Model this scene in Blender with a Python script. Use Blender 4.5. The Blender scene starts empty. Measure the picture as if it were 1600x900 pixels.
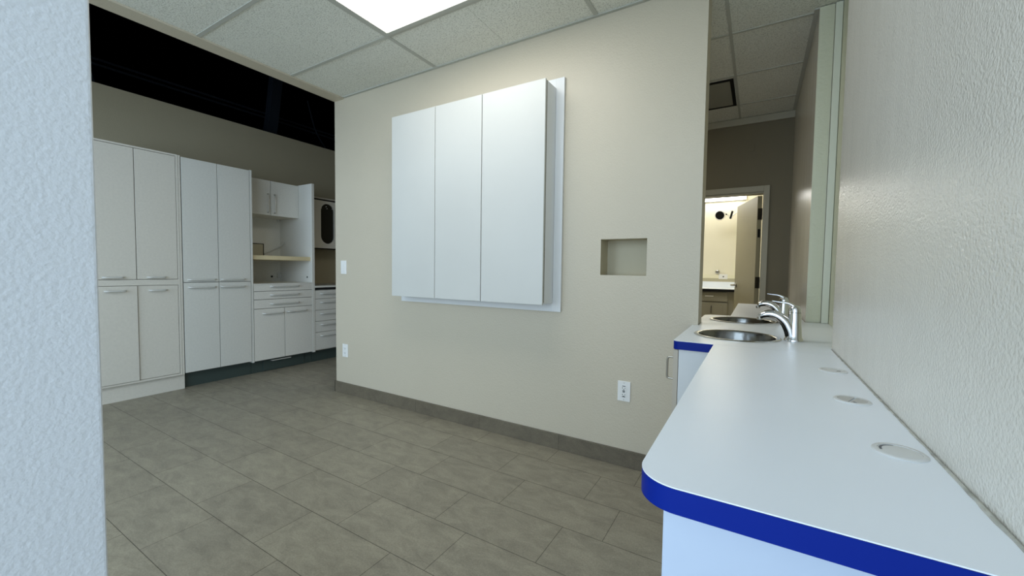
import bpy, bmesh, math, random
from mathutils import Vector, Matrix
random.seed(4)
S = bpy.context.scene
COL = S.collection
PI = math.pi

# ------------------------------------------------------------------ materials
def srgb(r, g, b):
    f = lambda c: (c/255/12.92) if c/255 <= .04045 else ((c/255+.055)/1.055)**2.4
    return (f(r), f(g), f(b), 1)

def mat(name, col, rough=.5, metal=0., bump=None, spec=.5, emit=None, var=None, coat=0., aniso=0.):
    m = bpy.data.materials.new(name); m.use_nodes = True
    nt = m.node_tree; N = nt.nodes; L = nt.links
    b = N['Principled BSDF']
    b.inputs['Base Color'].default_value = col
    b.inputs['Roughness'].default_value = rough
    b.inputs['Metallic'].default_value = metal
    b.inputs['Specular IOR Level'].default_value = spec
    b.inputs['Coat Weight'].default_value = coat
    tc = N.new('ShaderNodeTexCoord')
    if emit:
        b.inputs['Emission Color'].default_value = emit[0]
        b.inputs['Emission Strength'].default_value = emit[1]
    if var:                                   # (scale, amount) soft mottling of the paint itself
        n = N.new('ShaderNodeTexNoise'); n.inputs['Scale'].default_value = var[0]
        n.inputs['Detail'].default_value = 5
        L.new(tc.outputs['Object'], n.inputs['Vector'])
        r = N.new('ShaderNodeValToRGB')
        lo = tuple(c*(1-var[1]) for c in col[:3])+(1,); hi = tuple(min(1, c*(1+var[1])) for c in col[:3])+(1,)
        r.color_ramp.elements[0].position = .3; r.color_ramp.elements[0].color = lo
        r.color_ramp.elements[1].position = .7; r.color_ramp.elements[1].color = hi
        L.new(n.outputs['Fac'], r.inputs['Fac']); L.new(r.outputs['Color'], b.inputs['Base Color'])
    if bump:                                  # list of (scale, distance, detail)
        prev = None
        for sc, dist, det in bump:
            n = N.new('ShaderNodeTexNoise'); n.inputs['Scale'].default_value = sc
            n.inputs['Detail'].default_value = det
            L.new(tc.outputs['Object'], n.inputs['Vector'])
            bp = N.new('ShaderNodeBump'); bp.inputs['Strength'].default_value = 1
            bp.inputs['Distance'].default_value = dist
            L.new(n.outputs['Fac'], bp.inputs['Height'])
            if prev: L.new(prev.outputs['Normal'], bp.inputs['Normal'])
            prev = bp
        L.new(prev.outputs['Normal'], b.inputs['Normal'])
    return m

WALLC = srgb(199, 190, 171)
M = {}
M['wall'] = mat('textured_wall_paint', WALLC, .42, bump=[(130, .0015, 2)], spec=.45)
M['wall_gloss'] = mat('eggshell_wall_paint', srgb(218, 216, 209), .32, bump=[(185, .0019, 2), (9, .002, 2)], spec=.5)
def streaks(m, lo, hi):
    nt = m.node_tree; N = nt.nodes; L = nt.links
    mp = N.new('ShaderNodeMapping'); mp.inputs['Scale'].default_value = (9, 9, .8)
    n = N.new('ShaderNodeTexNoise'); n.inputs['Scale'].default_value = 3; n.inputs['Detail'].default_value = 5; n.inputs['Distortion'].default_value = .5
    r = N.new('ShaderNodeMapRange'); r.inputs['From Min'].default_value = .35; r.inputs['From Max'].default_value = .65
    r.inputs['To Min'].default_value = lo; r.inputs['To Max'].default_value = hi
    L.new(N['Texture Coordinate'].outputs['Object'], mp.inputs['Vector']); L.new(mp.outputs['Vector'], n.inputs['Vector'])
    L.new(n.outputs['Fac'], r.inputs['Value']); L.new(r.outputs['Result'], N['Principled BSDF'].inputs['Roughness'])
M['wall_gloss_far'] = mat('glossy_eggshell_paint', srgb(210, 204, 190), .22, bump=[(150, .0008, 2)], spec=.6)
streaks(M['wall_gloss_far'], .185, .225)
streaks(M['wall_gloss'], .24, .27)           # uneven sheen of wiped eggshell paint
M['wall_near'] = mat('textured_wall_paint_white', srgb(216, 218, 222), .36, bump=[(135, .0012, 2)], spec=.45)
M['wall_dark'] = mat('taupe_wall_paint', srgb(166, 156, 131), .55, bump=[(125, .0008, 2)], spec=.3)
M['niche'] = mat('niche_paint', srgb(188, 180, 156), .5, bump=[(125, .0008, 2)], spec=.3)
M['cream'] = mat('cream_wall_paint', srgb(234, 229, 208), .5, bump=[(60, .0004, 2)], spec=.3)
M['trim'] = mat('pale_green_trim', srgb(212, 212, 188), .45, bump=[(70, .002, 2)])
M['panel_lam'] = mat('sky_tinted_panel_laminate', srgb(186, 199, 219), .4)  # blue of the daylight put into the laminate colour
M['white_lam'] = mat('white_laminate', srgb(224, 226, 227), .38, spec=.45)
M['door_lam'] = mat('white_door_laminate', srgb(205, 206, 202), .4, var=(2.2, .02))
M['grey_lam'] = mat('light_grey_laminate', srgb(214, 213, 206), .45, var=(60, .03))
M['hutch_lam'] = mat('grey_hutch_laminate', srgb(222, 220, 212), .45, var=(60, .03))
M['off_lam'] = mat('warm_white_laminate', srgb(214, 209, 198), .45, var=(60, .03))
M['top'] = mat('white_worktop_laminate', srgb(236, 242, 250), .33, var=(3, .012), bump=[(400, .0001, 2)])
M['blue'] = mat('blue_edge_band', srgb(0, 34, 134), .45, spec=.16)
M['bead'] = mat('grey_sealant', srgb(172, 172, 164), .7, var=(40, .25), bump=[(90, .004, 4)])
M['chipcore'] = mat('raw_chipboard_edge', srgb(104, 98, 78), .8, var=(220, .6))
M['green'] = mat('dark_green_kick_board', srgb(60, 72, 69), .4)
M['pale_wood'] = mat('pale_wood', srgb(222, 206, 166), .5, var=(9, .06))
M['steel'] = mat('brushed_steel', srgb(196, 196, 192), .2, 1.)
M['steel_in'] = mat('steel_bowl', srgb(122, 122, 120), .2, 1., bump=[(30, .0008, 2)])
M['chrome'] = mat('chrome', srgb(224, 226, 230), .06, 1.)
M['handle'] = mat('satin_handle', srgb(206, 205, 199), .35)
M['nickel'] = mat('satin_nickel', srgb(176, 172, 162), .3, 1.)
M['bronze'] = mat('dark_bronze', srgb(58, 54, 46), .4, .7)
M['dark'] = mat('dark_gap', srgb(22, 23, 22), .7)
M['black'] = mat('black_plastic', srgb(10, 10, 11), .6, spec=.2)
M['plenum'] = mat('black_painted_deck', (.0022, .0023, .0026, 1), .95, spec=0.)
M['plenum_steel'] = mat('black_painted_steel', (.017, .022, .029, 1), .7, spec=.1)
M['plastic'] = mat('white_plastic', srgb(232, 232, 230), .3)
M['grommet'] = mat('pale_grey_plastic', srgb(212, 213, 212), .4)
M['grommet_dark'] = mat('shadow_grey_plastic', srgb(92, 95, 100), .5)
M['tbar'] = mat('grid_steel', srgb(184, 185, 177), .6, spec=.2)
M['grey_cab'] = mat('taupe_cabinet', srgb(150, 146, 128), .5)
M['door_paint'] = mat('door_paint', srgb(160, 153, 126), .45, var=(3, .03))
M['casing'] = mat('casing_paint', srgb(172, 168, 150), .45)
M['u5_lam'] = mat('pale_laminate', srgb(238, 234, 224), .45)
M['splash'] = mat('tan_splash', srgb(196, 186, 160), .5)
M['glass_dark'] = mat('dark_glazing', srgb(40, 41, 36), .12, spec=.6)
M['band_tile'] = mat('splash_grey', srgb(178, 172, 146), .4)
M['band_light'] = mat('splash_light', srgb(230, 226, 200), .4)

def ceiling_mat():
    m = mat('acoustic_tile', srgb(196, 198, 190), .9, spec=.1)
    nt = m.node_tree; N = nt.nodes; L = nt.links; b = N['Principled BSDF']; tc = N['Texture Coordinate']
    n1 = N.new('ShaderNodeTexNoise'); n1.inputs['Scale'].default_value = 130; n1.inputs['Detail'].default_value = 3
    n2 = N.new('ShaderNodeTexVoronoi'); n2.inputs['Scale'].default_value = 85
    L.new(tc.outputs['Object'], n1.inputs['Vector']); L.new(tc.outputs['Object'], n2.inputs['Vector'])
    r1 = N.new('ShaderNodeValToRGB'); r1.color_ramp.elements[0].position = .32; r1.color_ramp.elements[1].position = .5
    r1.color_ramp.elements[0].color = srgb(190, 191, 182); r1.color_ramp.elements[1].color = srgb(229, 230, 222)
    L.new(n1.outputs['Fac'], r1.inputs['Fac'])
    r2 = N.new('ShaderNodeValToRGB'); r2.color_ramp.elements[0].position = .10; r2.color_ramp.elements[1].position = .2
    r2.color_ramp.elements[0].color = (.70, .70, .70, 1); r2.color_ramp.elements[1].color = (1, 1, 1, 1)
    L.new(n2.outputs['Distance'], r2.inputs['Fac'])
    mx = N.new('ShaderNodeMix'); mx.data_type = 'RGBA'; mx.blend_type = 'MULTIPLY'; mx.inputs[0].default_value = 1
    L.new(r1.outputs['Color'], mx.inputs[6]); L.new(r2.outputs['Color'], mx.inputs[7])
    L.new(mx.outputs[2], b.inputs['Base Color'])
    bp = N.new('ShaderNodeBump'); bp.inputs['Distance'].default_value = .004; bp.inputs['Strength'].default_value = .8
    L.new(n1.outputs['Fac'], bp.inputs['Height']); L.new(bp.outputs['Normal'], b.inputs['Normal'])
    return m
M['tile_ceiling'] = ceiling_mat()

def floor_mat(name, c1, c2, grout, plane='XY', off=(.514, -.8366+20*.257), bw=.5133, rh=.257, offset=.349):
    m = mat(name, c1, .42, spec=.4)
    nt = m.node_tree; N = nt.nodes; L = nt.links; b = N['Principled BSDF']; tc = N['Texture Coordinate']
    mp = N.new('ShaderNodeMapping')
    if plane == 'XZ':
        mp.inputs['Rotation'].default_value = (-PI/2, 0, 0)
    mp.inputs['Location'].default_value = (off[0]+10*bw, off[1], 0)
    L.new(tc.outputs['Object'], mp.inputs['Vector'])
    br = N.new('ShaderNodeTexBrick'); br.offset = offset; br.offset_frequency = 2; br.squash = 1
    br.inputs['Scale'].default_value = 1; br.inputs['Brick Width'].default_value = bw; br.inputs['Row Height'].default_value = rh
    br.inputs['Mortar Size'].default_value = .0012; br.inputs['Mortar Smooth'].default_value = .1; br.inputs['Bias'].default_value = 0
    br.inputs['Color1'].default_value = c1; br.inputs['Color2'].default_value = c2; br.inputs['Mortar'].default_value = grout
    L.new(mp.outputs['Vector'], br.inputs['Vector'])
    # cloudy concrete mottling and fine grain
    n1 = N.new('ShaderNodeTexNoise'); n1.inputs['Scale'].default_value = 9; n1.inputs['Detail'].default_value = 14; n1.inputs['Roughness'].default_value = .78
    n1.inputs['Distortion'].default_value = .6
    mp2 = N.new('ShaderNodeMapping'); mp2.inputs['Scale'].default_value = (.75, 1.5, 1)
    L.new(tc.outputs['Object'], mp2.inputs['Vector']); L.new(mp2.outputs['Vector'], n1.inputs['Vector'])
    r1 = N.new('ShaderNodeValToRGB'); r1.color_ramp.elements[0].position = .3; r1.color_ramp.elements[1].position = .72
    r1.color_ramp.elements[0].color = (.68, .68, .68, 1); r1.color_ramp.elements[1].color = (1.24, 1.24, 1.21, 1)
    L.new(n1.outputs['Fac'], r1.inputs['Fac'])
    n2 = N.new('ShaderNodeTexNoise'); n2.inputs['Scale'].default_value = 160; n2.inputs['Detail'].default_value = 2
    L.new(tc.outputs['Object'], n2.inputs['Vector'])
    r2 = N.new('ShaderNodeValToRGB'); r2.color_ramp.elements[0].position = .3; r2.color_ramp.elements[1].position = .7
    r2.color_ramp.elements[0].color = (.86, .86, .86, 1); r2.color_ramp.elements[1].color = (1.1, 1.1, 1.1, 1)
    L.new(n2.outputs['Fac'], r2.inputs['Fac'])
    mx = N.new('ShaderNodeMix'); mx.data_type = 'RGBA'; mx.blend_type = 'MULTIPLY'; mx.inputs[0].default_value = 1
    L.new(br.outputs['Color'], mx.inputs[6]); L.new(r1.outputs['Color'], mx.inputs[7])
    mx2 = N.new('ShaderNodeMix'); mx2.data_type = 'RGBA'; mx2.blend_type = 'MULTIPLY'; mx2.inputs[0].default_value = 1
    L.new(mx.outputs[2], mx2.inputs[6]); L.new(r2.outputs['Color'], mx2.inputs[7])
    L.new(mx2.outputs[2], b.inputs['Base Color'])
    bp = N.new('ShaderNodeBump'); bp.inputs['Distance'].default_value = .0015; bp.invert = True
    L.new(br.outputs['Fac'], bp.inputs['Height']); L.new(bp.outputs['Normal'], b.inputs['Normal'])
    return m
M['floor'] = floor_mat('stone_floor_tile', srgb(148, 141, 126), srgb(154, 147, 131), srgb(86, 79, 68))
M['base_tile'] = floor_mat('stone_base_tile', srgb(108, 100, 86), srgb(114, 106, 91), srgb(84, 78, 67), 'XZ', off=(1.032, .3), bw=.6096, rh=5, offset=0)

def emitter(name, col, strength):
    m = mat(name, (.8, .8, .8, 1), .5, emit=(col, strength)); return m
M['lens'] = emitter('troffer_lens', (1, .98, .92, 1), 4.2)
M['tube'] = emitter('strip_lens', (1, .99, .95, 1), 7.0)

# ------------------------------------------------------------------ mesh builder
def wloc(o):
    v = Vector((0, 0, 0))
    while o: v += o.location; o = o.parent
    return v

class MB:
    """Collects shapes in world coordinates; build() links them as one mesh object."""
    def __init__(s): s.bm = bmesh.new()
    def _merge(s, t, M4=None):
        if M4: t.transform(M4)
        me = bpy.data.meshes.new('t'); t.to_mesh(me); t.free(); s.bm.from_mesh(me); bpy.data.meshes.remove(me)
    def box(s, x0, x1, y0, y1, z0, z1, bev=0., seg=2):
        t = bmesh.new(); bmesh.ops.create_cube(t, size=1)
        bmesh.ops.scale(t, vec=(x1-x0, y1-y0, z1-z0), verts=t.verts)
        bmesh.ops.translate(t, vec=((x0+x1)/2, (y0+y1)/2, (z0+z1)/2), verts=t.verts)
        if bev: bmesh.ops.bevel(t, geom=t.edges[:], offset=bev, segments=seg, profile=.6, affect='EDGES')
        s._merge(t); return s
    def prism(s, outer, z0, z1, holes=(), M4=None, bev=0.):
        """polygon (with holes) in XY, from z0 to z1"""
        t = bmesh.new(); edges = []
        for lp in [outer]+list(holes):
            vs = [t.verts.new((p[0], p[1], z1)) for p in lp]
            for i in range(len(vs)): edges.append(t.edges.new((vs[i], vs[(i+1) % len(vs)])))
        bmesh.ops.triangle_fill(t, use_beauty=True, use_dissolve=False, edges=edges, normal=(0, 0, 1))
        bmesh.ops.dissolve_limit(t, angle_limit=.001, verts=t.verts[:], edges=[e for e in t.edges if len(e.link_faces) == 2]) if not holes else None
        g = bmesh.ops.extrude_face_region(t, geom=t.faces[:])
        bmesh.ops.translate(t, vec=(0, 0, z0-z1), verts=[v for v in g['geom'] if isinstance(v, bmesh.types.BMVert)])
        bmesh.ops.recalc_face_normals(t, faces=t.faces[:])
        s._merge(t, M4); return s
    def lathe(s, prof, c=(0, 0, 0), n=40, M4=None, closed=False):
        """prof: list of (r, z) about the Z axis"""
        t = bmesh.new(); rings = []
        for r, z in prof:
            if r < 1e-6: rings.append([t.verts.new((0, 0, z))])
            else: rings.append([t.verts.new((r*math.cos(2*PI*i/n), r*math.sin(2*PI*i/n), z)) for i in range(n)])
        pairs = list(zip(rings, rings[1:]))
        if closed: pairs.append((rings[-1], rings[0]))
        for a, b in pairs:
            for i in range(n):
                j = (i+1) % n
                if len(a) == 1 and len(b) == 1: continue
                if len(a) == 1: t.faces.new((a[0], b[i], b[j]))
                elif len(b) == 1: t.faces.new((a[i], a[j], b[0]))
                else: t.faces.new((a[i], a[j], b[j], b[i]))
        bmesh.ops.recalc_face_normals(t, faces=t.faces[:])
        if M4: t.transform(M4)
        bmesh.ops.translate(t, vec=c, verts=t.verts)
        s._merge(t); return s
    def tube(s, pts, r, n=12, flat=1., up=None):
        """round tube along points; r a number or a list; flat squashes across the first normal"""
        pts = [Vector(p) for p in pts]; t = bmesh.new(); rings = []
        rs = r if isinstance(r, (list, tuple)) else [r]*len(pts)
        nrm = None
        for i, p in enumerate(pts):
            d = (pts[min(i+1, len(pts)-1)]-pts[max(i-1, 0)]).normalized()
            if nrm is None:
                ref = Vector(up) if up else (Vector((0, 0, 1)) if abs(d.z) < .9 else Vector((1, 0, 0)))
                nrm = (ref-d*ref.dot(d)).normalized()
            else: nrm = (nrm-d*nrm.dot(d)).normalized()
            bi = d.cross(nrm)
            rings.append([t.verts.new(p+nrm*(rs[i]*flat*math.cos(2*PI*k/n))+bi*(rs[i]*math.sin(2*PI*k/n))) for k in range(n)])
        for a, b in zip(rings, rings[1:]):
            for k in range(n): t.faces.new((a[k], a[(k+1) % n], b[(k+1) % n], b[k]))
        t.faces.new(rings[0][::-1]); t.faces.new(rings[-1])
        bmesh.ops.recalc_face_normals(t, faces=t.faces[:])
        s._merge(t); return s
    def build(s, name, m, parent=None, smooth=None, origin=None):
        if origin is None:
            if parent: origin = wloc(parent)
            else: origin = Vector((0, 0, 0))
        o_ = Vector(origin)
        bmesh.ops.translate(s.bm, vec=-o_, verts=s.bm.verts)
        me = bpy.data.meshes.new(name); s.bm.to_mesh(me); s.bm.free()
        if isinstance(m, (list, tuple)):
            for x in m: me.materials.append(x)
        else: me.materials.append(m)
        ob = bpy.data.objects.new(name, me); COL.objects.link(ob)
        if parent:
            ob.parent = parent; ob.location = o_-wloc(parent)
        else: ob.location = o_
        if smooth:
            me.shade_smooth() if hasattr(me, 'shade_smooth') else None
            me.set_sharp_from_angle(angle=math.radians(smooth))
        return ob

def spline(pts, n=8):
    """Catmull-Rom through points"""
    P = [Vector(p) for p in pts]; P = [2*P[0]-P[1]]+P+[2*P[-1]-P[-2]]; out = []
    for i in range(1, len(P)-2):
        for k in range(n):
            t = k/n; a, b, c, d = P[i-1], P[i], P[i+1], P[i+2]
            out.append(.5*((2*b)+(c-a)*t+(2*a-5*b+4*c-d)*t*t+(3*b-a-3*c+d)*t**3))
    out.append(P[-2]); return out

def circle(cx, cy, r, n=64): return [(cx+r*math.cos(2*PI*i/n), cy+r*math.sin(2*PI*i/n)) for i in range(n)]
def arc(cx, cy, r, a0, a1, n=10):
    return [(cx+r*math.cos(math.radians(a0+(a1-a0)*i/n)), cy+r*math.sin(math.radians(a0+(a1-a0)*i/n))) for i in range(n+1)]

def tag(o, label, cat, group=None):
    o['label'] = label; o['category'] = cat
    if group: o['group'] = group
    return o
def thing(name, label, cat, loc, group=None):
    o = bpy.data.objects.new(name, None); o.empty_display_size = .05; COL.objects.link(o); o.location = loc
    return tag(o, label, cat, group)
def struct(name, mb, m, parent=None, smooth=None):
    o = mb.build(name, m, parent, smooth)
    o['kind'] = 'structure'; return o

# ------------------------------------------------------------------ camera (about 1.13 m above the floor, wide lens)
cam = bpy.data.cameras.new('camera'); co = bpy.data.objects.new('camera', cam); COL.objects.link(co)
yaw, pitch, roll = .542326464, -.0458357611, .0131303978
cp, sp = math.cos(pitch), math.sin(pitch)
fwd = Vector((-math.sin(yaw)*cp, math.cos(yaw)*cp, sp)); rt = Vector((math.cos(yaw), math.sin(yaw), 0)); up = rt.cross(fwd)
r2 = rt*math.cos(roll)+up*math.sin(roll); u2 = -rt*math.sin(roll)+up*math.cos(roll)
co.matrix_world = Matrix(((r2.x, u2.x, -fwd.x, 0), (r2.y, u2.y, -fwd.y, 0), (r2.z, u2.z, -fwd.z, 1.128), (0, 0, 0, 1)))
cam.sensor_width = 36; cam.lens = 634.539*36/1600; cam.clip_start = .02; cam.clip_end = 60
S.camera = co

# ------------------------------------------------------------------ the setting
H = 2.59                       # suspended ceiling
PX0, PX1, PY0, PY1 = -3.245, -.2555, 2.311, 2.456     # partition
RX = .245                      # right wall face
FY = 4.50                      # far wall face
LX = -5.09                     # corridor wall behind the tall cabinets

struct('floor', MB().box(-9, 6.5, -4, 7.6, -.1, 0), M['floor'])

# partition with its small square niche
nx0, nx1, nz0, nz1, nd = -.789, -.526, 1.102, 1.310, .13
mb = MB()
t = bmesh.new()
def quad(t, *p): t.faces.new([t.verts.new(q) for q in p])
xs = [PX0, nx0, nx1, PX1]; zs = [0, nz0, nz1, H]
for i in range(3):
    for k in range(3):
        if i == 1 and k == 1: continue
        quad(t, (xs[i], PY0, zs[k]), (xs[i+1], PY0, zs[k]), (xs[i+1], PY0, zs[k+1]), (xs[i], PY0, zs[k+1]))
yb = PY0+nd
quad(t, (nx0, PY0, nz0), (nx0, PY0, nz1), (nx0, yb, nz1), (nx0, yb, nz0))
quad(t, (nx1, PY0, nz0), (nx1, yb, nz0), (nx1, yb, nz1), (nx1, PY0, nz1))
quad(t, (nx0, PY0, nz0), (nx0, yb, nz0), (nx1, yb, nz0), (nx1, PY0, nz0))
quad(t, (nx0, PY0, nz1), (nx1, PY0, nz1), (nx1, yb, nz1), (nx0, yb, nz1))
quad(t, (nx0, yb, nz0), (nx0, yb, nz1), (nx1, yb, nz1), (nx1, yb, nz0))
quad(t, (PX1, PY0, 0), (PX1, PY1, 0), (PX1, PY1, H), (PX1, PY0, H))
quad(t, (PX0, PY0, 0), (PX0, PY0, H), (PX0, PY1, H), (PX0, PY1, 0))
quad(t, (PX0, PY1, 0), (PX0, PY1, H), (PX1, PY1, H), (PX1, PY1, 0))
quad(t, (PX0, PY0, H), (PX1, PY0, H), (PX1, PY1, H), (PX0, PY1, H))
quad(t, (PX0, PY0, 0), (PX0, PY1, 0), (PX1, PY1, 0), (PX1, PY0, 0))
bmesh.ops.remove_doubles(t, verts=t.verts[:], dist=1e-5); bmesh.ops.recalc_face_normals(t, faces=t.faces[:])
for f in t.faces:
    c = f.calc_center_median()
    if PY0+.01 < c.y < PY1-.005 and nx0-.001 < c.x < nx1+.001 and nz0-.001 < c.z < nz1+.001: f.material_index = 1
mb._merge(t)
struct('wall_back', mb, [M['wall'], M['niche']])
struct('baseboard_back', MB().box(PX0-.01, -.262, PY0-.0115, PY0-.0005, 0, .098, .002).box(PX0-.0115, PX0-.0005, PY0-.0115, PY1, 0, .098, .002), M['base_tile'])

# right wall: near length, recess beside the sinks, far length
struct('wall_right', MB().box(RX, .9, -.45, 1.885, 0, H), M['wall_gloss'])
struct('wall_recess', MB().box(.348, .9, 1.885, 2.845, 0, H), M['trim'])  # paler trim colour stands in for light falling on the recess
struct('wall_right_far', MB().box(RX, .9, 2.845, 4.7, 0, H), M['wall_gloss_far'])
struct('trim_1', MB().box(RX+.0005, .3115, 2.835, 2.8449, .851, H-.001), M['trim'])
struct('trim_10', MB().box(.3145, .346, 2.824, 2.8449, .851, H-.001, .002), mat('pale_trim', srgb(226, 228, 212), .4))
struct('wall_front', MB().box(-1.40, -.838, .078, .2, 0, H, .005, 3), M['wall_near'])
struct('wall_left', MB().box(LX-.15, LX, -3.5, 4.5, 0, 2.738), M['wall_dark'])
# far wall with the door opening, and the room beyond it
dx0, dx1, dz = -.72, .036, 1.893
M['wall_dim'] = mat('dimmed_olive_taupe_paint', srgb(122, 115, 95), .55, bump=[(125, .0008, 2)], spec=.3)  # taupe darkened so the wall stays dim under the added far lamp
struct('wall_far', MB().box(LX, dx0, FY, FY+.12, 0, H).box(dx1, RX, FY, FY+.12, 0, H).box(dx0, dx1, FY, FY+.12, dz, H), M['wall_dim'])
struct('trim_2', MB().box(PX0, RX-.001, FY-.025, FY-.0005, 2.527, H-.001, .002), M['casing'])
mb = MB().box(dx1-.008, dx1+.038, FY-.016, FY-.0005, 0, dz+.048, .003).box(dx0-.05, dx1-.008, FY-.016, FY-.0005, dz-.006, dz+.048, .003).box(dx0-.05, dx0+.008, FY-.016, FY-.0005, 0, dz-.006, .003)
mb.box(dx1-.012, dx1-.0005, FY-.0005, FY+.12, 0, dz-.0005).box(dx0+.0005, dx1-.012, FY-.0005, FY+.12, dz-.018, dz-.0005).box(dx0+.0005, dx0+.012, FY-.0005, FY+.12, 0, dz-.018)
struct('trim_3', mb, M['casing'])
struct('wall_beyond', MB().box(-2.6, .25, 6.75, 6.87, 0, 2.7), M['cream'])
struct('wall_beyond_right', MB().box(.1, .25, FY+.12, 6.75, 0, 2.7), M['cream'])
struct('wall_beyond_left', MB().box(-2.7, -2.6, FY+.12, 6.87, 0, 2.7), M['cream'])
struct('ceiling_beyond', MB().box(-2.7, .25, FY+.12, 6.87, 2.5, 2.6), M['cream'])

# suspended ceiling, grid, edge soffit, open black deck over the corridor
SX = -3.118
struct('ceiling', MB().box(SX, .9, -.45, FY, H+.004, H+.05), M['tile_ceiling'])
struct('soffit_left', MB().box(PX0, SX, -.33, PY0-.0005, H-.008, 3.3).box(PX0, SX, PY0, FY, H+.0005, 3.3), M['wall'])
mb = MB(); w = .012
LXR = [(-2.06, .32, PY0), (-.842, .32, PY0), (-.19, PY1, FY-.025), (-.842, PY1, FY-.025), (-2.06, PY1, FY-.025)]
for x, a, b in LXR: mb.box(x-w*(1 if a < 2 else .7), x+w*(1 if a < 2 else .7), a, b, H-.001, H+.004)
for y in (.627, 1.237, 1.848):
    mb.box(SX+.001, RX-.001, y-w, y+w, H-.0006, H+.004)
for y in (2.889, 3.505, 4.12): mb.box(SX+.001, RX-.001, y-w*.7, y+w*.7, H-.0006, H+.004)
mb.box(PX0+.14, PX1, PY0-.02, PY0-.0005, H-.003, H+.004)          # wall angles
mb.box(RX-.022, RX-.0005, -.3, 1.885, H-.003, H+.004).box(RX-.022, RX-.0005, 2.845, FY-.025, H-.003, H+.004)
struct('trim_4', mb, M['tbar'])
# score line across the middle of each long tile
mb = MB()
for x in (-2.67, -1.451):
    for a, b in ((.639, 1.225), (1.249, 1.836), (1.86, PY0-.02)):
        if x == -1.451 and a == 1.249: continue
        mb.box(x-.003, x+.003, a, b, H+.002, H+.0045)
struct('trim_5', mb, M['tile_ceiling'])
mb = MB().box(-9, -3.24, -.4, 6, 4.1, 4.2).box(-9.1, -9, -.4, 6, 2.5, 4.2).box(-9, -3.24, 6, 6.1, 2.5, 4.2).box(-9, -3.24, -.395, -.345, 2.6, 4.2).box(-9, LX-.15, -.4, 6, 2.4, 2.5)
mb.box(-3.24, -3.14, -.33, 6, 3.3, 4.2).box(LX-.15, -3.2, 4.5, 4.6, 2.6, 4.2)
struct('ceiling_deck', mb, M['plenum'])
struct('trim_6', MB().tube([(-6.0, -.3, 3.27), (-6.0, 5.9, 3.27)], .012).tube([(-6.0, -.3, 3.215), (-6.0, 5.9, 3.215)], .012), M['plenum_steel'])
struct('trim_7', MB().tube([(-5.6, 2.965, 2.55), (-5.6, 3.04, 3.05), (-5.6, 3.16, 4.09)], .085, 4, up=(1, 1, 0)).tube(spline([(-5.6, 1.26, 3.25), (-5.6, 1.29, 3.1), (-5.6, 1.36, 2.85), (-5.6, 1.4, 2.5)]), .008, 6).tube(spline([(-5.6, 3.55, 3.5), (-5.6, 3.68, 3.1), (-5.6, 3.9, 2.8), (-5.6, 4.0, 2.5)]), .008, 6), M['plenum_steel'])

# the front of the suite behind the camera, with the shop window the daylight comes through
wx0, wx1, wz0, wz1 = -4.6, 6.0, .2, 3.6
HF, YR = 3.9, -3.6             # high open ceiling and the glazed front
struct('wall_rear', MB().box(-5.24, wx0, YR-.12, YR, 0, HF).box(wx1, 6.4, YR-.12, YR, 0, HF).box(wx0, wx1, YR-.12, YR, 0, wz0).box(wx0, wx1, YR-.12, YR, wz1, HF), M['wall_near'])
mb = MB().box(wx0, wx1, YR-.1, YR-.02, wz0, wz0+.05).box(wx0, wx1, YR-.1, YR-.02, wz1-.05, wz1).box(wx0, wx1, YR-.1, YR-.02, 2.4, 2.46)
for i in range(6):
    x = wx0+(wx1-wx0-.06)*i/5; mb.box(x, x+.06, YR-.1, YR-.02, wz0+.05, wz1-.05)
struct('window_1', mb, M['nickel'])
struct('wall_front_right', MB().box(6.3, 6.4, YR, -.45, 0, HF).box(.9, 6.4, -.45, -.33, 0, HF).box(PX0, .9, -.45, -.33, H+.05, HF), M['wall_near'])
struct('wall_front_left', MB().box(-5.24, LX, YR, -3.5, 0, HF).box(-5.24, LX, -3.5, -.45, 2.738, HF).box(LX-.15, PX0, -.45, -.40, 2.75, HF), M['wall_near'])
struct('ceiling_front', MB().box(-5.24, 6.4, YR, -.33, HF, HF+.06), M['tile_ceiling'])

# ------------------------------------------------------------------ near desk worktop along the right wall
ZT, ZB = .85, .816
DX, DY = -.134, .547
def edge_outline(x0, y0, x1, y1, r, e=0):
    return arc(x0+r, y0+r, r-e, 180, 270, 10)
t_ = thing('desk_counter', 'long white desk worktop with royal blue edge along right wall', 'counter', (.05, 1.1, 0))
R_ = .055
outer = [(RX-.004, DY)]
cor = arc(DX+R_, DY+R_, R_, 270, 180, 14)
outer = [(RX-.004, 1.7335), (DX, 1.7335)] + cor[::-1] + [(RX-.004, DY)]
MB().prism(outer, ZT-.0018, ZT).build('worktop', M['top'], t_)
inn = [(RX-.004, 1.7335), (DX+.002, 1.7335)]+arc(DX+R_, DY+R_, R_-.002, 180, 270, 14)+[(RX-.004, DY+.002)]
MB().prism(inn, ZB, ZT-.0019).build('core', M['white_lam'], t_)
def band(path, inner, z0, z1):
    t = bmesh.new(); n = len(path)
    A = [t.verts.new((p[0], p[1], z0)) for p in path]; B = [t.verts.new((p[0], p[1], z1)) for p in path]
    C = [t.verts.new((p[0], p[1], z0)) for p in inner]; D = [t.verts.new((p[0], p[1], z1)) for p in inner]
    for i in range(n-1):
        t.faces.new((A[i], A[i+1], B[i+1], B[i])); t.faces.new((C[i+1], C[i], D[i], D[i+1]))
        t.faces.new((B[i], B[i+1], D[i+1], D[i])); t.faces.new((A[i+1], A[i], C[i], C[i+1]))
    t.faces.new((A[0], B[0], D[0], C[0])); t.faces.new((A[-1], C[-1], D[-1], B[-1]))
    bmesh.ops.recalc_face_normals(t, faces=t.faces[:]); m = MB(); m._merge(t); return m
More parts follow.
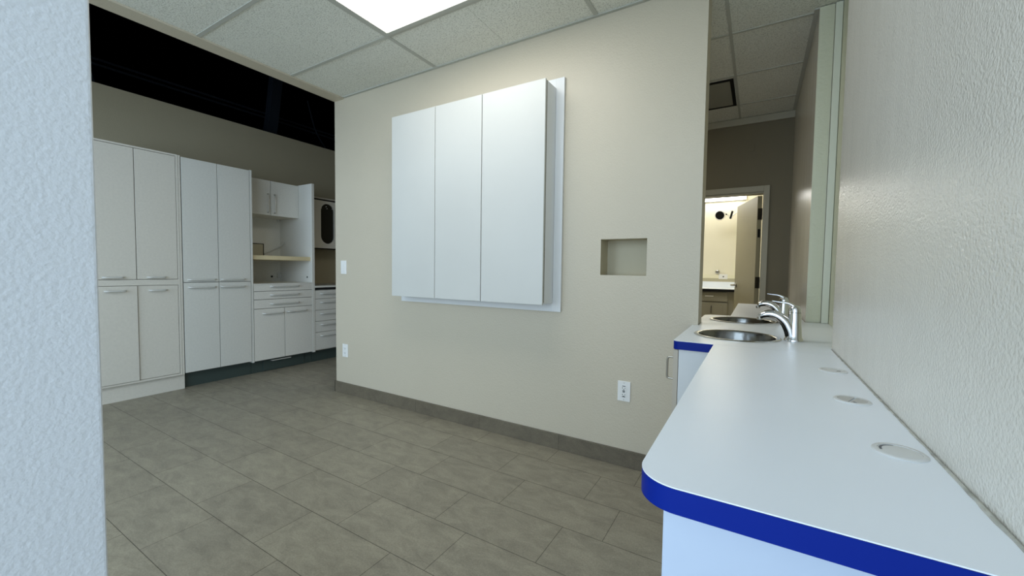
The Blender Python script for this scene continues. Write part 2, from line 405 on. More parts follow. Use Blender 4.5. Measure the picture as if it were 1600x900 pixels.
pth = [(DX, 1.733)]+arc(DX+R_, DY+R_, R_, 180, 270, 14)+[(RX-.004, DY)]
inr = [(DX+.0019, 1.733)]+arc(DX+R_, DY+R_, R_-.0019, 180, 270, 14)+[(RX-.004, DY+.0019)]
band(pth, inr, ZB-.001, ZT-.0024).build('edge_band', M['blue'], t_, 30)['label'] = 'royal blue edge band'
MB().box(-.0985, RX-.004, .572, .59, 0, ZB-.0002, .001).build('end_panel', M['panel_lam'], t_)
# uneven bead of sealant between worktop and wall
pts = []; rr = []
for i in range(70):
    y = .56+i*(1.73-.56)/69
    q = .0014+.0012*random.random()+(.001 if y < .8 else 0); pts.append((RX-.0005-q, y, ZT-.0002)); rr.append(q)
MB().tube(pts, rr, 8).build('sealant', M['bead'], t_)['label'] = 'grey sealant bead against the wall'

# cable grommets
def grommet(x, y, r, label, kind):
    g = thing('cable_grommet', label, 'grommet', (x, y, ZT), 'cable grommets in the desk worktop')
    MB().lathe([(r-.007, 0), (r, 0), (r, .0012), (r-.002, .0028), (r-.007, .003)], (x, y, ZT+.0001), 48, closed=True).build('ring', M['grommet'], g, 40)
    ri = r-.0072
    if kind == 'split':
        a = math.radians(68)
        for s in (0, 180):
            half = [(x+(ri)*math.cos(a+math.radians(s+4+k*172/24)), y+ri*math.sin(a+math.radians(s+4+k*172/24))) for k in range(25)]
            MB().prism(half, ZT+.0004, ZT+.0022).build('cap', M['grommet_cap'], g)
        MB().prism([(x-.004, y-ri*.96), (x+.006, y-ri*.96), (x+.001, y-ri*.55)], ZT+.0003, ZT+.0026).build('slot', M['grommet_dark'], g)
    else:
        MB().lathe([(0, .0004), (ri, .0004), (ri, .002), (ri-.002, .0024), (0, .0024)], (x, y, ZT), 48).build('cap', M['grommet'], g, 40)
        if kind == 'crescent':
            c = [(x+ri*.93*math.cos(math.radians(a)), y+ri*.93*math.sin(math.radians(a))) for a in range(95, 192, 8)]
            c2 = [(x+ri*.80*math.cos(math.radians(a)), y+ri*.86*math.sin(math.radians(a))) for a in range(188, 92, -8)]
            MB().prism(c+c2, ZT+.001, ZT+.00262).build('slot', M['grommet_dark'], g)
        else:
            MB().prism([(x+.006, y-.012), (x+.016, y-.009), (x+.017, y-.002), (x+.009, y-.004)], ZT+.001, ZT+.0026).build('slot', M['grommet_dark'], g)
    return g
M['grommet_cap'] = mat('warm_grey_cap', srgb(186, 184, 180), .45)
grommet(.2, .846, .0335, 'pale cable grommet with crescent slot, nearest on the desk', 'crescent')
grommet(.188, 1.139, .0335, 'cable grommet with split cap, middle one on the desk', 'split')
grommet(.195, 1.458, .0335, 'pale cable grommet with small dark notch, farthest, nearest the sinks', 'notch')

# ------------------------------------------------------------------ sink counter through the opening, far desk beyond
SX0, SY0, SY1 = -.282, 1.735, 2.935
s1, s2, SR = (-.07, 2.02), (-.067, 2.688), .168
t_ = thing('sink_counter', 'white sink worktop with blue edge passing through the wall opening', 'counter', (.0, 2.33, 0))
e = .0015
def sk_outline(o):
    x0 = SX0+o; y0 = SY0+o; y1 = SY1-o
    return [(RX-.004, y0)]+[(RX-.004, 1.887), (.346, 1.887), (.346, 2.824), (RX-.004, 2.824), (RX-.004, y1)] + \
        arc(x0+.05, y1-.05, .05, 90, 180, 10)+[(x0, PY1+.002), (PX1+.002, PY1+.002), (PX1+.002, PY0-.002), (x0, PY0-.002)] + \
        arc(x0+.02, y0+.02, .02, 180, 270, 8)
holes = [circle(*s1, SR-.012), circle(*s2, SR-.012)]
MB().prism(sk_outline(0), ZT-.0018, ZT, holes).build('worktop', M['top'], t_)
MB().prism(sk_outline(.002), ZB, ZT-.0019, holes).build('core', M['white_lam'], t_)
pth = [(SX0, PY0-.003)]+arc(SX0+.02, SY0+.02, .02, 180, 270, 8)+[(DX-.001, SY0)]
inr = [(SX0+.0019, PY0-.003)]+arc(SX0+.02, SY0+.02, .0181, 180, 270, 8)+[(DX-.001, SY0+.0019)]
band(pth, inr, ZB-.001, ZT-.0024).build('edge_band', M['blue'], t_, 30)['label'] = 'royal blue edge band'
pth = [(DX, SY1)]+arc(SX0+.05, SY1-.05, .05, 90, 180, 10)+[(SX0, PY1+.003)]
inr = [(DX, SY1-.0019)]+arc(SX0+.05, SY1-.05, .0481, 90, 180, 10)+[(SX0+.0019, PY1+.003)]
band(pth, inr, ZB-.001, ZT-.0024).build('edge_band', M['blue'], t_, 30)
t_ = thing('desk_counter', 'white desk worktop behind the far sink, below the open door', 'counter', (.05, 3.55, 0))
MB().box(DX-.002, RX-.004, SY1+.0015, 4.17, ZT-.0018, ZT, .0008).build('worktop', M['top'], t_)
MB().box(DX, RX-.004, SY1+.0015, 4.168, ZB, ZT-.0019).build('core', M['white_lam'], t_)
MB().box(-.1, RX-.004, 4.13, 4.148, 0, ZB-.0002).build('end_panel', M['white_lam'], t_)

def sink(c, label):
    g = thing('sink_basin', label, 'sink', (c[0], c[1], ZT), 'round steel sinks')
    x, y = c
    MB().lathe([(SR-.018, .0002), (SR, .0002), (SR, .0015), (SR-.004, .0042), (SR-.014, .0045), (SR-.020, .002)], (x, y, ZT+.0002), 72, closed=True).build('rim', M['steel'], g, 50)
    MB().lathe([(SR-.0195, .002), (SR-.023, -.006), (SR-.028, -.05), (SR-.036, -.115), (SR-.055, -.14), (.04, -.150), (.026, -.151), (.026, -.153), (SR-.054, -.143), (SR-.034, -.117), (SR-.026, -.05), (SR-.021, -.006)], (x, y, ZT), 72, closed=True).build('bowl', M['steel_in'], g, 50)
    MB().lathe([(0, -.156), (.0255, -.156), (.0255, -.150), (.02, -.149), (.018, -.153), (0, -.153)], (x, y, ZT), 32).build('drain', M['chrome'], g, 40)
    return g
sink(s1, 'round steel sink nearer the camera, in front of the wall opening')
sink(s2, 'round steel sink farther away, beyond the wall opening')

def faucet(c, label):
    x, y = c; z = ZT+.0002
    g = thing('faucet', label, 'faucet', (x, y, ZT), 'chrome single lever faucets')
    MB().lathe([(0, 0), (.034, 0), (.0345, .004), (.0325, .009), (.0285, .016), (.0262, .04), (.0240, .075), (.0222, .108), (.0218, .1165)], (x, y, z), 40).build('body', M['chrome'], g, 40)
    # broad arched spout growing out of the foot of the body
    P = [(x-.007, y, z+.012), (x-.014, y, z+.042), (x-.031, y, z+.076), (x-.057, y, z+.099), (x-.084, y, z+.107), (x-.108, y, z+.102), (x-.122, y, z+.092)]
    sp_ = spline(P, 6); n = len(sp_)
    rr = [.0262*(1-i/(n-1))**.8+.0125*(i/(n-1))**.6 if i/(n-1) < 1 else .0125 for i in range(n)]
    rr = [max(.0118, r) for r in rr]
    MB().tube(sp_, rr, 20, flat=.82).build('spout', M['chrome'], g, 50)
    MB().lathe([(0, 0), (.0095, 0), (.0105, .003), (.0105, .012), (0, .012)], (x-.121, y, z+.078), 24).build('aerator', M['nickel'], g, 40)
    # domed cap that carries the lever
    MB().lathe([(.0218, .118), (.0219, .124), (.0205, .134), (.0155, .1425), (.008, .146), (0, .1468)], (x, y, z), 40).lathe([(0, .118), (.0218, .118)], (x, y, z), 40).build('cap', M['chrome'], g, 50)
    lp = spline([(x+.004, y, z+.134), (x-.010, y, z+.147), (x-.028, y, z+.155), (x-.052, y, z+.1575), (x-.080, y, z+.161)], 6)
    n = len(lp)
    MB().tube(lp, [.0165-.0125*(i/(n-1))**.8 for i in range(n)], 16, flat=.55).build('lever', M['chrome'], g, 50)
    return g
faucet((.137, 2.01), 'chrome lever faucet in front, beside the nearer round sink')
faucet((.132, 2.675), 'chrome lever faucet behind, beside the farther round sink')

# cabinet under the near sink
t_ = thing('sink_cabinet', 'white cabinet under the nearer sink with tan door edge', 'cabinet', (0, 2.03, 0))
MB().box(-.262, RX-.006, 1.752, 1.77, .0, ZB-.001, .001).box(-.262, RX-.006, 2.27, 2.288, 0, ZB-.001, .001).box(-.262, RX-.006, 1.77, 2.27, .1, .118).box(RX-.02, RX-.006, 1.77, 2.27, .118, .6).build('body', M['white_lam'], t_)
d = MB().box(-.2825, -.264, 1.753, 2.286, .1, ZB-.006, .001).build('door', mat('tan_door_edge', srgb(196, 186, 170), .5), t_); d['label'] = 'tan edged door'
def rr_handle(p0, p1, out, r=.0045, cr=.010):
    """U handle from p0 to p1 standing off along out"""
    p0, p1, out = Vector(p0), Vector(p1), Vector(out); d = (p1-p0).normalized(); o = out.normalized(); h = out.length
    pts = [p0]
    for k in range(7):
        a = PI/2*k/6; pts.append(p0+o*(h-cr)+o*cr*math.sin(a)+d*cr*(1-math.cos(a)))
    for k in range(7):
        a = PI/2*k/6; pts.append(p1+o*(h-cr)+o*cr*math.cos(a)-d*cr*(1-math.sin(a)))
    pts.append(p1); return MB().tube(pts, r, 10)
rr_handle((-.2826, 1.785, .772), (-.2826, 1.785, .682), (-.027, 0, 0), .0042).build('handle', M['nickel'], d, 40)

# ------------------------------------------------------------------ wall cabinet on the partition
CX0, CX1, CZ0, CZ1 = -2.348, -1.085, .919, 2.236
bpY = PY0-.017
t_ = thing('wall_cabinet', 'white three door wall cabinet hung on the partition', 'cabinet', (-1.716, PY0, CZ0))
MB().box(-2.402, -2.3555, bpY, PY0-.0008, .868, 2.290, .001).box(-1.0865, -1.032, bpY, PY0-.0008, .868, 2.290, .001).box(-2.3548, -1.0868, bpY, PY0-.0008, .868, .9485, .001).box(-2.3548, -1.0868, bpY, PY0-.0008, 2.19, 2.290, .001).build('back_frame', M['white_lam'], t_)
fy = 2.147
MB().box(CX0+.002, CX1-.0015, fy+.027, bpY-.0005, CZ0+.003, CZ1-.003, .001).build('body', M['white_lam'], t_)
for a, b in ((CX0, -1.9290), (-1.9240, -1.5360), (-1.5300, CX1)):
    dr = MB().box(a, b, fy, fy+.016, CZ0, CZ1, .0012).build('door', M['door_lam'], t_)
MB().box(CX1-.0062, CX1-.0012, fy+.0162, fy+.0268, CZ0+.012, CZ1-.004).build('edge_core', M['chipcore'], t_)['label'] = 'dark raw chipboard edge'

# ------------------------------------------------------------------ switches and outlets on the partition
def plate(x, z, w, h, name, label, cat, group=None):
    g = thing(name, label, cat, (x, PY0, z), group)
    MB().box(x-w/2, x+w/2, PY0-.0065, PY0-.0004, z-h/2, z+h/2, .0022).build('cover_plate', M['plastic'], g)
    return g
def outlet(x, z, label, gfci):
    g = plate(x, z, .073, .116, 'wall_outlet', label, 'outlet')
    y = PY0-.0066
    f = MB().box(x-.0168, x+.0168, y-.0018, y-.0001, z-.0335, z+.0335, .0008).build('receptacle', M['plastic'], g)
    def SL(): 
        q = MB(); sls.append(q); return q
    sls = []
    for s in (1, -1):
        zc = z+s*.0195
        SL().box(x-.0085, x-.0062, y-.0024, y-.0017, zc-.004, zc+.004); SL().box(x+.0058, x+.0078, y-.0024, y-.0017, zc-.0032, zc+.0032)
        SL().lathe([(0, 0), (.0024, 0), (.0024, .0008), (0, .0008)], (x, y-.0017, zc-.0085), 12, Matrix.Rotation(PI/2, 4, 'X'))
    if gfci:
        SL().box(x-.009, x+.009, y-.0024, y-.0017, z+.029, z+.0325); SL().box(x-.009, x+.009, y-.0024, y-.0017, z-.0325, z-.029)
        b = MB().box(x-.0075, x+.0075, y-.003, y-.0017, z+.0012, z+.0052, .0006).box(x-.0065, x+.0065, y-.003, y-.0017, z-.0055, z-.0012, .0006).build('test_button', M['black'], f); b['label'] = 'black test and reset buttons'
    for q in sls: q.build('slot', M['black'], f)
    for s in (1, -1):
        MB().lathe([(0, 0), (.0026, 0), (.0018, .0012), (0, .0014)], (x, y, z+s*.048), 12, Matrix.Rotation(PI/2, 4, 'X')).build('screw', M['nickel'], g)
outlet(-.631, .438, 'white outlet with black buttons low beside the sink cabinet', True)
outlet(-3.112, .388, 'white wall outlet low at the left end of the partition', False)
g = plate(-3.128, 1.127, .076, .118, 'light_switch', 'white light switch at the left end of the partition', 'switch')
y = PY0-.0066
t = bmesh.new()
for p in ((-.0165, 0, -.033), (.0165, 0, -.033), (.0165, 0, .033), (-.0165, 0, .033), (-.0165, -.005, -.033), (.0165, -.005, -.033), (.0165, -.0015, .033), (-.0165, -.0015, .033)):
    t.verts.new((p[0]-3.128, p[1]+y-.0001, p[2]+1.127))
t.verts.ensure_lookup_table()
for f in ((0, 1, 2, 3), (4, 7, 6, 5), (0, 4, 5, 1), (1, 5, 6, 2), (2, 6, 7, 3), (3, 7, 4, 0)): t.faces.new([t.verts[i] for i in f])
bmesh.ops.recalc_face_normals(t, faces=t.faces[:])
mb = MB(); mb._merge(t); mb.build('rocker', M['plastic'], g)

# ------------------------------------------------------------------ ceiling light
def troffer(lx0, lx1, ly0, ly1, label, lens):
  t_ = thing('ceiling_light', label, 'ceiling light', ((lx0+lx1)/2, (ly0+ly1)/2, H))
  fw = .028
  MB().box(lx0, lx1, ly0, ly0+fw, H-.008, H+.0038, .002).box(lx0, lx1, ly1-fw, ly1, H-.008, H+.0038, .002).box(lx0, lx0+fw, ly0+fw, ly1-fw, H-.008, H+.0038, .002).box(lx1-fw, lx1, ly0+fw, ly1-fw, H-.008, H+.0038, .002).build('frame', M['tbar'], t_)
  t = bmesh.new(); nxs, nys = 28, 14; V = []
  for j in range(nys+1):
      row = []
      for i in range(nxs+1):
          u, v = i/nxs*2-1, j/nys*2-1
          dz_ = -.022*(1-u**8)*(1-v**4)
          row.append(t.verts.new((lx0+fw+(lx1-lx0-2*fw)*i/nxs, ly0+fw+(ly1-ly0-2*fw)*j/nys, H+.0025+dz_)))
      V.append(row)
  for j in range(nys):
      for i in range(nxs): t.faces.new((V[j][i], V[j+1][i], V[j+1][i+1], V[j][i+1]))
  mb = MB(); mb._merge(t); mb.build('diffuser', lens, t_, 60)
troffer(-2.048, -.854, 1.249, 1.836, 'lit rectangular troffer light in the ceiling above the white wall cabinet', M['lens'])
troffer(-2.048, -.854, 2.901, 3.493, 'added unseen troffer behind the partition, brightening the far ceiling', emitter('added_far_troffer_lens', (1, .97, .86, 1), 3.2))  # unseen lamp, added to lift the far room's ceiling

# ------------------------------------------------------------------ tall cabinets along the corridor
FX = -4.417; BX = LX+.006
def bow(y0, y1, z, parent, x=FX, drop=.0, m='handle'):
    rr_handle((x+.0002, y0, z), (x+.0002, y1, z), (.028, 0, drop), .0072, .02).build('handle', M[m], parent, 40)

def door(y0, y1, z0, z1, parent, m, x=FX, th=.018):
    return MB().box(x-th, x, y0, y1, z0, z1, .0012).build('door', M[m], parent)

u1 = thing('tall_cabinet', 'off-white framed tall cabinet with white plinth, leftmost of the row', 'cabinet', (-4.75, 1.28, 0), 'tall white cabinets along the corridor')
mb = MB().box(BX, FX-.050, .965, 1.596, .137, 2.100)
mb.box(FX-.050, FX, .965, .998, .137, 2.100, .001).box(FX-.050, FX, 1.5635, 1.579, .137, 2.100, .001).box(FX-.050, FX-.001, 1.581, 1.596, .137, 2.098, .001)
for a, b in ((.137, .153), (.953, 1.001), (2.086, 2.100)): mb.box(FX-.050, FX, .998, 1.5635, a, b, .001)
mb.build('body', M['off_lam'], u1)
MB().box(BX, FX-.034, .965, 1.606, 0, .1365, .001).build('plinth', M['off_lam'], u1)
for y0, y1, z0, z1, hy, hz, dx in ((1.0015, 1.2795, 1.0045, 2.0825, (1.076, 1.194), 1.021, -.001), (1.2845, 1.560, 1.0045, 2.0825, (1.352, 1.47), 1.02, -.001),
                                 (1.0015, 1.2795, .1565, .9495, (1.083, 1.202), .911, .009), (1.2845, 1.560, .1565, .9495, (1.362, 1.473), .909, -.001)):
    d = door(y0, y1, z0, z1, u1, 'off_lam', FX+dx); bow(hy[0], hy[1], hz, d, FX+dx)

u2 = thing('tall_cabinet', 'white four door tall cabinet on dark green kick board, second in the row', 'cabinet', (-4.75, 1.89, 0), 'tall white cabinets along the corridor')
MB().box(BX, FX-.045, 1.601, 2.171, .146, 2.090, .001).build('body', M['grey_lam'], u2)
MB().box(BX, FX+.001, 2.1740, 2.1925, .130, 2.094, .001).build('side_panel', M['grey_lam'], u2)
MB().box(BX, -4.492, 1.609, 2.192, 0, .1295, .001).build('kick_board', M['green'], u2)['label'] = 'dark green kick board'
for y0, y1, hy in ((1.6035, 1.8815, (1.64, 1.849)), (1.8865, 2.169, (1.887, 2.106))):
    for z0, z1, hz in ((.973, 2.089, .995), (.147, .968, .925)):
        d = door(y0, y1, z0, z1, u2, 'grey_lam'); bow(hy[0]+(.012 if hy[0] > 1.88 else 0), hy[1], hz, d)

u3 = thing('hutch_cabinet', 'grey open hutch cabinet with pale wood shelf, drawers and doors', 'cabinet', (-4.75, 2.52, 0))
ya, yb_ = 2.1955, 2.836
MB().box(BX, BX+.016, ya, yb_, .945, 2.08).box(BX, FX-.045, ya, yb_, .13, .9335).build('body', M['hutch_lam'], u3)
MB().box(BX+.016, FX+.002, ya, yb_, .9335, .9450, .001).build('deck', M['hutch_lam'], u3)
MB().box(BX, FX+.003, yb_+.0005, 2.8675, .130, 2.082, .001).build('side_panel', M['hutch_lam'], u3)
MB().box(BX+.0165, FX-.028, ya, yb_, 1.196, 1.240, .002).build('shelf', M['pale_wood'], u3)['label'] = 'pale wood shelf'
up_ = MB().box(BX+.0165, -4.685, ya, yb_, 1.70, 2.074, .001).build('upper_cabinet', M['hutch_lam'], u3)
for y0, y1, hy in ((ya+.001, 2.511, 2.477), (2.5165, yb_-.001, 2.549)):
    d = MB().box(-4.6845, -4.667, y0, y1, 1.695, 2.074, .0012).build('door', M['hutch_lam'], up_)
    # (thing > part > sub-part: the bar handles sit with the upper cabinet)
    rr_handle((-4.6668, hy, 1.925), (-4.6668, hy, 1.722), (.026, 0, 0), .0045, .006).build('handle', M['nickel'], up_, 40)
for z0, z1, hz in ((.8665, .9325, .914), (.7805, .8615, .823), (.6845, .7755, .729)):
    d = MB().box(FX-.018, FX, ya+.002, yb_-.001, z0, z1, .0012).build('drawer', M['hutch_lam'], u3); bow(2.366, 2.668, hz, d)
for y0, y1, hy, hz in ((ya+.002, 2.5095, (2.285, 2.49), .630), (2.5155, yb_-.001, (2.541, 2.754), .634)):
    d = door(y0, y1, .140, .6795, u3, 'hutch_lam'); bow(hy[0], hy[1], hz, d)
MB().box(BX, -4.492, ya, 2.867, 0, .1295, .001).build('kick_board', M['green'], u3)['label'] = 'dark green kick board'
d = MB().box(-4.4915, -4.480, 2.312, 2.764, .006, .1285, .001).build('kick_drawer', M['green'], u3); d['label'] = 'dark green kick drawer'
MB().box(-4.4798, -4.446, 2.388, 2.596, .108, .116, .002).build('lip_handle', M['handle'], d)
# cut-out in the back board, showing the tan wall, with dark edges
cf = MB().box(BX+.0162, BX+.020, 2.42, 2.640, 1.388, 1.397).box(BX+.0162, BX+.020, 2.631, 2.640, 1.2405, 1.388).build('cutout_edge', M['bronze'], u3)
MB().box(BX+.0162, BX+.0175, 2.42, 2.631, 1.2405, 1.388).build('cutout', M['niche'], u3)['label'] = 'tan wall showing in a cut-out'
MB().lathe([(0, 0), (.013, 0), (.013, .002), (0, .002)], (BX+.0165, 2.73, 1.003), 16, Matrix.Rotation(PI/2, 4, 'Y')).build('cable_hole', M['dark'], u3)
mb = MB()
mb.lathe([(0, 0), (.010, 0), (.010, .002), (0, .002)], (-4.511, yb_-.0002, 1.006), 16, Matrix.Rotation(PI/2, 4, 'X'))
mb.build('cable_hole', M['dark'], u3)
MB().box(BX+.017, BX+.04, 2.79, 2.835, .985, 1.04, .004).build('bracket', M['handle'], u3)
MB().lathe([(0, 0), (.016, 0), (.016, .02), (0, .02)], (BX+.05, 2.80, 1.6795), 16).build('puck_light', M['handle'], u3, 40)
MB().tube(spline([(BX+.024, 2.642, 1.272), (BX+.03, 2.72, 1.312), (BX+.05, 2.80, 1.36), (-4.975, 2.833, 1.408)]), .0075, 8).lathe([(0, 0), (.016, 0), (.016, .008), (0, .008)], (-4.962, 2.8355, 1.412), 16, Matrix.Rotation(PI/2, 4, 'X')).build('cord', M['handle'], u3, 40)

y4a, y4b = 2.8700, 3.62
u4 = thing('drawer_cabinet', 'grey base cabinet of five drawers partly behind the partition', 'cabinet', (-4.75, 3.24, 0))
MB().box(BX, FX-.045, y4a, y4b, .13, .855).build('body', M['hutch_lam'], u4)
for z0, z1 in ((.7525, .8505), (.618, .7485), (.4875, .614), (.3565, .4835), (.147, .3525)):
    d = MB().box(FX-.018, FX, y4a+.001, y4b, z0, z1, .0012).build('drawer', M['hutch_lam'], u4)
    bow(2.945, 3.545, z1-.040, d)
MB().box(BX, -4.492, y4a, y4b, 0, .1295).build('kick_board', M['green'], u4)['label'] = 'dark green kick board'
t_ = thing('countertop', 'white countertop above the five drawer cabinet', 'countertop', (-4.75, 3.24, .88))
MB().box(BX, FX+.006, y4a, y4b, .884, .905, .002).build('slab', M['hutch_lam'], t_)
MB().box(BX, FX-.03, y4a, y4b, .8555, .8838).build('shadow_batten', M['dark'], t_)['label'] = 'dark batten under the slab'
MB().box(BX, BX+.012, y4a, y4b, .9053, 1.3655).build('backsplash', M['splash'], t_)['label'] = 'tan splash panel'
u5 = thing('wall_cabinet', 'grey wall cabinet with tall oval window, above the countertop', 'cabinet', (-4.9, 3.25, 1.366))
WX = -4.722
prof = [(y4a, 1.366), (y4b, 1.366), (y4b, 1.962), (y4a, 1.962)]
MB().box(BX, WX-.06, y4a, y4b, 1.366, 1.962).box(WX-.06, WX-.02, y4a, y4a+.02, 1.366, 1.962).box(WX-.06, WX-.02, y4b-.02, y4b, 1.366, 1.962).box(WX-.06, WX-.02, y4a, y4b, 1.366, 1.386).box(WX-.06, WX-.02, y4a, y4b, 1.942, 1.962).build('body', M['dark'], u5)
oy0, oy1, oz0, oz1 = 3.158, 3.345, 1.424, 1.930
rr_ = (oy1-oy0)/2
oval = arc((oy0+oy1)/2, oz1-rr_, rr_, 0, 180, 16)+arc((oy0+oy1)/2, oz0+rr_, rr_, 180, 360, 16)
P4 = Matrix(((0, 0, 1, 0), (1, 0, 0, 0), (0, 1, 0, 0), (0, 0, 0, 1)))
d = MB().prism(prof, WX-.0195, WX, [oval], P4).build('door', M['u5_lam'], u5)
MB().prism([(oy0-.01, oz0-.01), (oy1+.01, oz0-.01), (oy1+.01, oz1+.01), (oy0-.01, oz1+.01)], WX-.026, WX-.0198, (), P4).build('oval_window', M['glass_dark'], d)
for yy, zz in ((3.172, 1.868), (3.24, 1.895), (3.252, 1.872), (3.325, 1.875)):
    MB().lathe([(0, -.006), (.006, -.003), (.006, .003), (0, .006)], (WX-.0135, yy, zz), 10).build('hook', M['plastic'], d)
MB().box(BX, WX-.008, y4a, y4b, 1.9625, 1.980).build('shadow_gap', M['dark'], u5)['label'] = 'dark gap below the top board'
MB().box(BX, WX+.004, y4a, y4b, 1.9805, 1.998, .001).build('top_board', M['off_lam'], u5)

# ------------------------------------------------------------------ far room: vent, blank plate, door, the lit room beyond
t_ = thing('ceiling_vent', 'dark square air vent in the far ceiling', 'vent', (-.5, 3.83, H))
vx0, vx1, vy0, vy1 = -.80, -.205, 3.545, 4.105
MB().box(vx0, vx1, vy0, vy0+.02, H-.006, H+.003).box(vx0, vx1, vy1-.02, vy1, H-.006, H+.003).box(vx0, vx0+.03, vy0+.02, vy1-.02, H-.006, H+.003).box(vx1-.025, vx1, vy0+.02, vy1-.02, H-.006, H+.003).build('frame', M['black'], t_)
MB().box(vx0+.03, vx1-.025, vy0+.02, vy1-.02, H-.002, H+.003).build('panel', M['vent_panel'] if 'vent_panel' in M else mat('vent_grey', srgb(150, 150, 140), .6), t_)
tag(MB().box(-.112, -.062, FY-.005, FY-.0003, 2.272, 2.335, .002).build('blank_cover_plate', M['wall_dim'], None, origin=(-.087, FY, 2.30)), 'painted-over blank plate on the dark wall above the door', 'cover plate')

hp = Vector((-.0195, FY+.128, 0)); fp = Vector((-.217, 5.285, 0)); dv = (fp-hp).normalized(); ang = math.atan2(dv.y, dv.x); ln = (fp-hp).length
R4 = Matrix.Translation(hp) @ Matrix.Rotation(ang, 4, 'Z')
def loc_box(mb, x0, x1, y0, y1, z0, z1, bev=0.):
    t = MB().box(x0, x1, y0, y1, z0, z1, bev).bm; t.transform(R4); mb._merge(t); return mb
dr = struct('door_1', loc_box(MB(), 0, ln, -.04, 0, .012, dz-.022, .0015), M['door_paint'])
mb = MB()
lz = .985
def lp(x, y, z): return (R4 @ Vector((x, y, z)))[:]
MB().tube([lp(ln-.06, .0005, lz), lp(ln-.06, .010, lz)], .027, 20).tube(spline([lp(ln-.06, .01, lz), lp(ln-.06, .045, lz), lp(ln-.075, .052, lz), lp(ln-.16, .05, lz+.002)]), .009, 10).build('door_handle', M['nickel'], dr, 40)
MB().tube([lp(ln-.06, -.0405, lz), lp(ln-.06, -.050, lz)], .027, 20).tube(spline([lp(ln-.06, -.05, lz), lp(ln-.06, -.085, lz), lp(ln-.075, -.092, lz), lp(ln-.16, -.09, lz+.002)]), .009, 10).build('door_handle', M['nickel'], dr, 40)
for hz in (1.695, 1.03, .25):
    h_ = loc_box(MB(), -.003, -.0002, -.036, -.004, hz-.055, hz+.055)
    h_.tube([(.019, FY+.127, hz-.055), (.019, FY+.127, hz+.055)], .004, 10)
    h_.build('hinge', M['bronze'], dr)
loc_box(MB(), -.0025, -.0002, -.030, -.010, 1.47, 1.55).build('strike_plate', M['black'], dr)

BY = 6.7495
t_ = thing('base_cabinet', 'taupe base cabinet with drawer and door in the lit room', 'cabinet', (-.9, 6.45, 0))
MB().box(-2.2, -.262, 6.26, BY, 0, .862).build('body', M['grey_cab'], t_)
for x0, x1 in ((-2.19, -1.51), (-1.49, -.902), (-.888, -.335)):
    d = MB().box(x0, x1, 6.235, 6.2595, .722, .852, .004).build('drawer', M['grey_cab'], t_)
    xc = x0+.33 if x0 > -.9 else (x0+x1)/2
    rr_handle((xc-.048, 6.2348, .795), (xc+.048, 6.2348, .795), (0, -.028, 0), .005, .01).build('handle', M['handle'], d, 40)
    d = MB().box(x0, x1, 6.235, 6.2595, .11, .706, .004).box(x0+.05, x1-.05, 6.232, 6.2351, .16, .656, .001).build('door', M['grey_cab'], t_)
    rr_handle((x0+.36 if x0 > -.9 else x1-.04, 6.2316, .66), (x0+.36 if x0 > -.9 else x1-.04, 6.2316, .56), (0, -.028, 0), .005, .01).build('handle', M['bronze'], d, 40)
t_ = thing('worktop', 'white worktop with black front edge in the lit room', 'worktop', (-.9, 6.45, .863))
MB().box(-2.2, -.12, 6.20, BY, .8945, .9, .001).build('slab', M['top'], t_)
MB().box(-2.2, -.12, 6.2, 6.222, .8625, .8943).build('edge_band', M['black'], t_)['label'] = 'black edge band'
MB().box(-2.2, -.12, 6.222, BY, .8625, .8943).build('core', M['grey_cab'], t_)
MB().box(-2.2, -.12, BY-.02, BY, .9003, .986, .001).build('backsplash', M['top'], t_)
struct('trim_8', MB().box(-2.2, .0995, BY-.016, BY, .9865, 1.035, .001), M['band_tile'])
struct('trim_9', MB().box(-2.2, .0995, BY-.012, BY, 1.0355, 1.085, .001), M['band_light'])

k = BY/6.5
tag(MB().lathe([(0, 0), (.030, 0), (.030, .008), (.016, .014), (.014, .03), (0, .032)], (-.505, BY-.0002, 1.129), 20, Matrix.Rotation(PI/2, 4, 'X')).lathe([(0, .03), (.019, .03), (.019, .034), (0, .034)], (-.505, BY-.0002, 1.129), 6, Matrix.Rotation(PI/2, 4, 'X')).build('wall_valve', M['nickel'], None, 40, origin=(-.505, BY, 1.129)), 'round grey knob on the cream wall above the white worktop', 'valve')
g = thing('wall_outlet', 'pale outlet plate lying sideways below the round knob', 'outlet', (-.428, BY-.0125, 1.062))
MB().box(-.485, -.37, BY-.0185, BY-.0122, 1.026, 1.098, .002).build('cover_plate', M['plastic'], g)
MB().box(-.435, -.415, BY-.0195, BY-.0187, 1.052, 1.07).build('slot', M['grommet_dark'], g)

t_ = thing('strip_light', 'bright strip light on the cream wall of the lit room', 'light', (-.78, BY, 2.24))
MB().box(-1.42, -.166, BY-.05, BY-.0005, 2.165, 2.275, .003).build('housing', M['plastic'], t_)
MB().box(-1.41, -.172, BY-.11, BY-.0505, 2.167, 2.273, .012, 4).build('diffuser', M['tube'], t_)

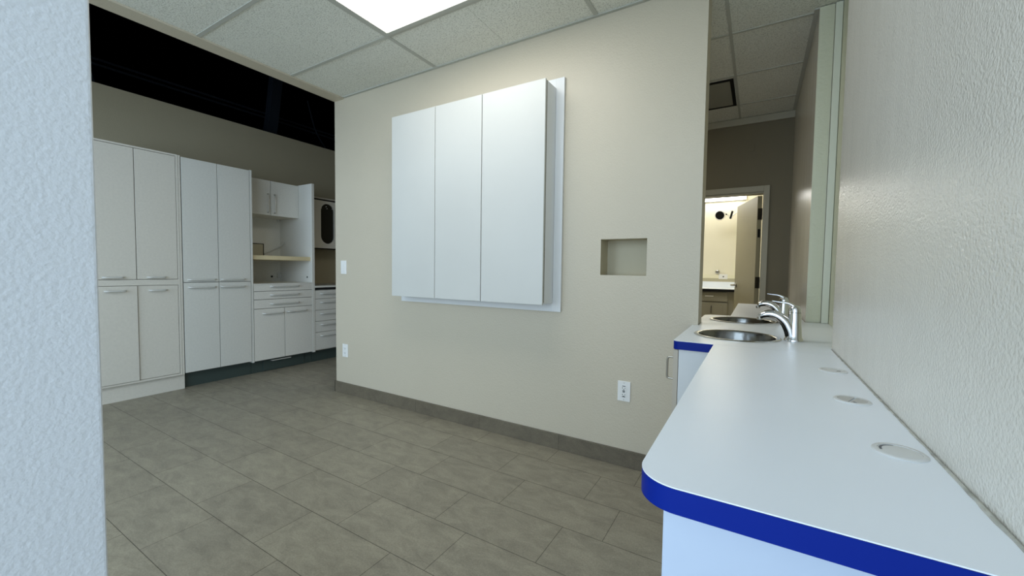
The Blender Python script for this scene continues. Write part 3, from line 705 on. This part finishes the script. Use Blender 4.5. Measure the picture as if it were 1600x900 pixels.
t_ = thing('exam_lamp', 'round black faced exam lamp on a jointed white wall arm', 'lamp', (-.2, BY, 1.95))
hc = Vector((-.476, 6.40, 1.922))
tilt = Matrix.Rotation(math.radians(-12), 4, 'Z') @ Matrix.Rotation(math.radians(106), 4, 'X')
MB().lathe([(.058, .003), (.066, 0), (.070, -.008), (.068, -.03), (.05, -.062), (.02, -.075), (0, -.076)], hc, 36, tilt).build('head', M['plastic'], t_, 40)
MB().lathe([(0, .0005), (.0575, .0005), (.0575, -.012), (0, -.012)], hc, 36, tilt).build('lens', M['black'], t_, 40)['label'] = 'black lamp face'
jb = Vector((-.336, 6.46, 1.93))
MB().tube([hc+Vector((.05, .05, .02)), hc+Vector((.085, .06, .015))], .010, 10).build('yoke', M['black'], t_, 40)
MB().tube([hc+Vector((.085, .06, .015)), hc+Vector((.10, .06, .0)), jb+Vector((-.015, 0, -.03))], .007, 10).tube([jb+Vector((.012, .01, -.015)), Vector((-.26, 6.58, 1.985)), Vector((-.19, BY-.02, 2.0))], .007, 10).build('arm', M['plastic'], t_, 40)
MB().tube([jb+Vector((-.012, 0, -.055)), jb+Vector((.0, 0, 0)), jb+Vector((.012, 0, .05))], .013, 12).build('joint', M['black'], t_, 40)
MB().tube([Vector((-.26, 6.58, 1.975)), Vector((-.255, 6.585, 1.998))], .012, 10).build('joint', M['black'], t_, 40)
MB().box(-.22, -.16, BY-.02, BY-.0004, 1.93, 2.07, .004).build('wall_mount', M['plastic'], t_)

# ------------------------------------------------------------------ light
W = bpy.data.worlds.new('world'); S.world = W; W.use_nodes = True
bg = W.node_tree.nodes['Background']; bg.inputs['Color'].default_value = (.6, .75, 1, 1); bg.inputs['Strength'].default_value = .3
def area(name, loc, rot, sx, sy, power, col):
    l = bpy.data.lights.new(name, 'AREA'); l.shape = 'RECTANGLE'; l.size = sx; l.size_y = sy; l.energy = power; l.color = col
    o = bpy.data.objects.new(name, l); COL.objects.link(o); o.location = loc; o.rotation_euler = rot; return o
area('window_daylight', ((wx0+wx1)/2, YR-.11, (wz0+wz1)/2), (PI/2, 0, 0), wx1-wx0, wz1-wz0, 312, (.66, .835, 1.0))

area('added_lit_room_lamp', (-1.0, 5.5, 2.49), (0, 0, 0), 1.2, .6, 12, (1, .99, .93))  # extra lamp added out of view to brighten the back room

S.view_settings.view_transform = 'Standard'; S.view_settings.look = 'None'
S.view_settings.exposure = .75; S.view_settings.gamma = 1.; S.view_settings.use_curve_mapping = False
S.cycles.use_denoising = True
S.cycles.max_bounces = 10; S.cycles.diffuse_bounces = 6; S.cycles.glossy_bounces = 4
S.cycles.caustics_reflective = False; S.cycles.caustics_refractive = False
S.cycles.sample_clamp_indirect = 6
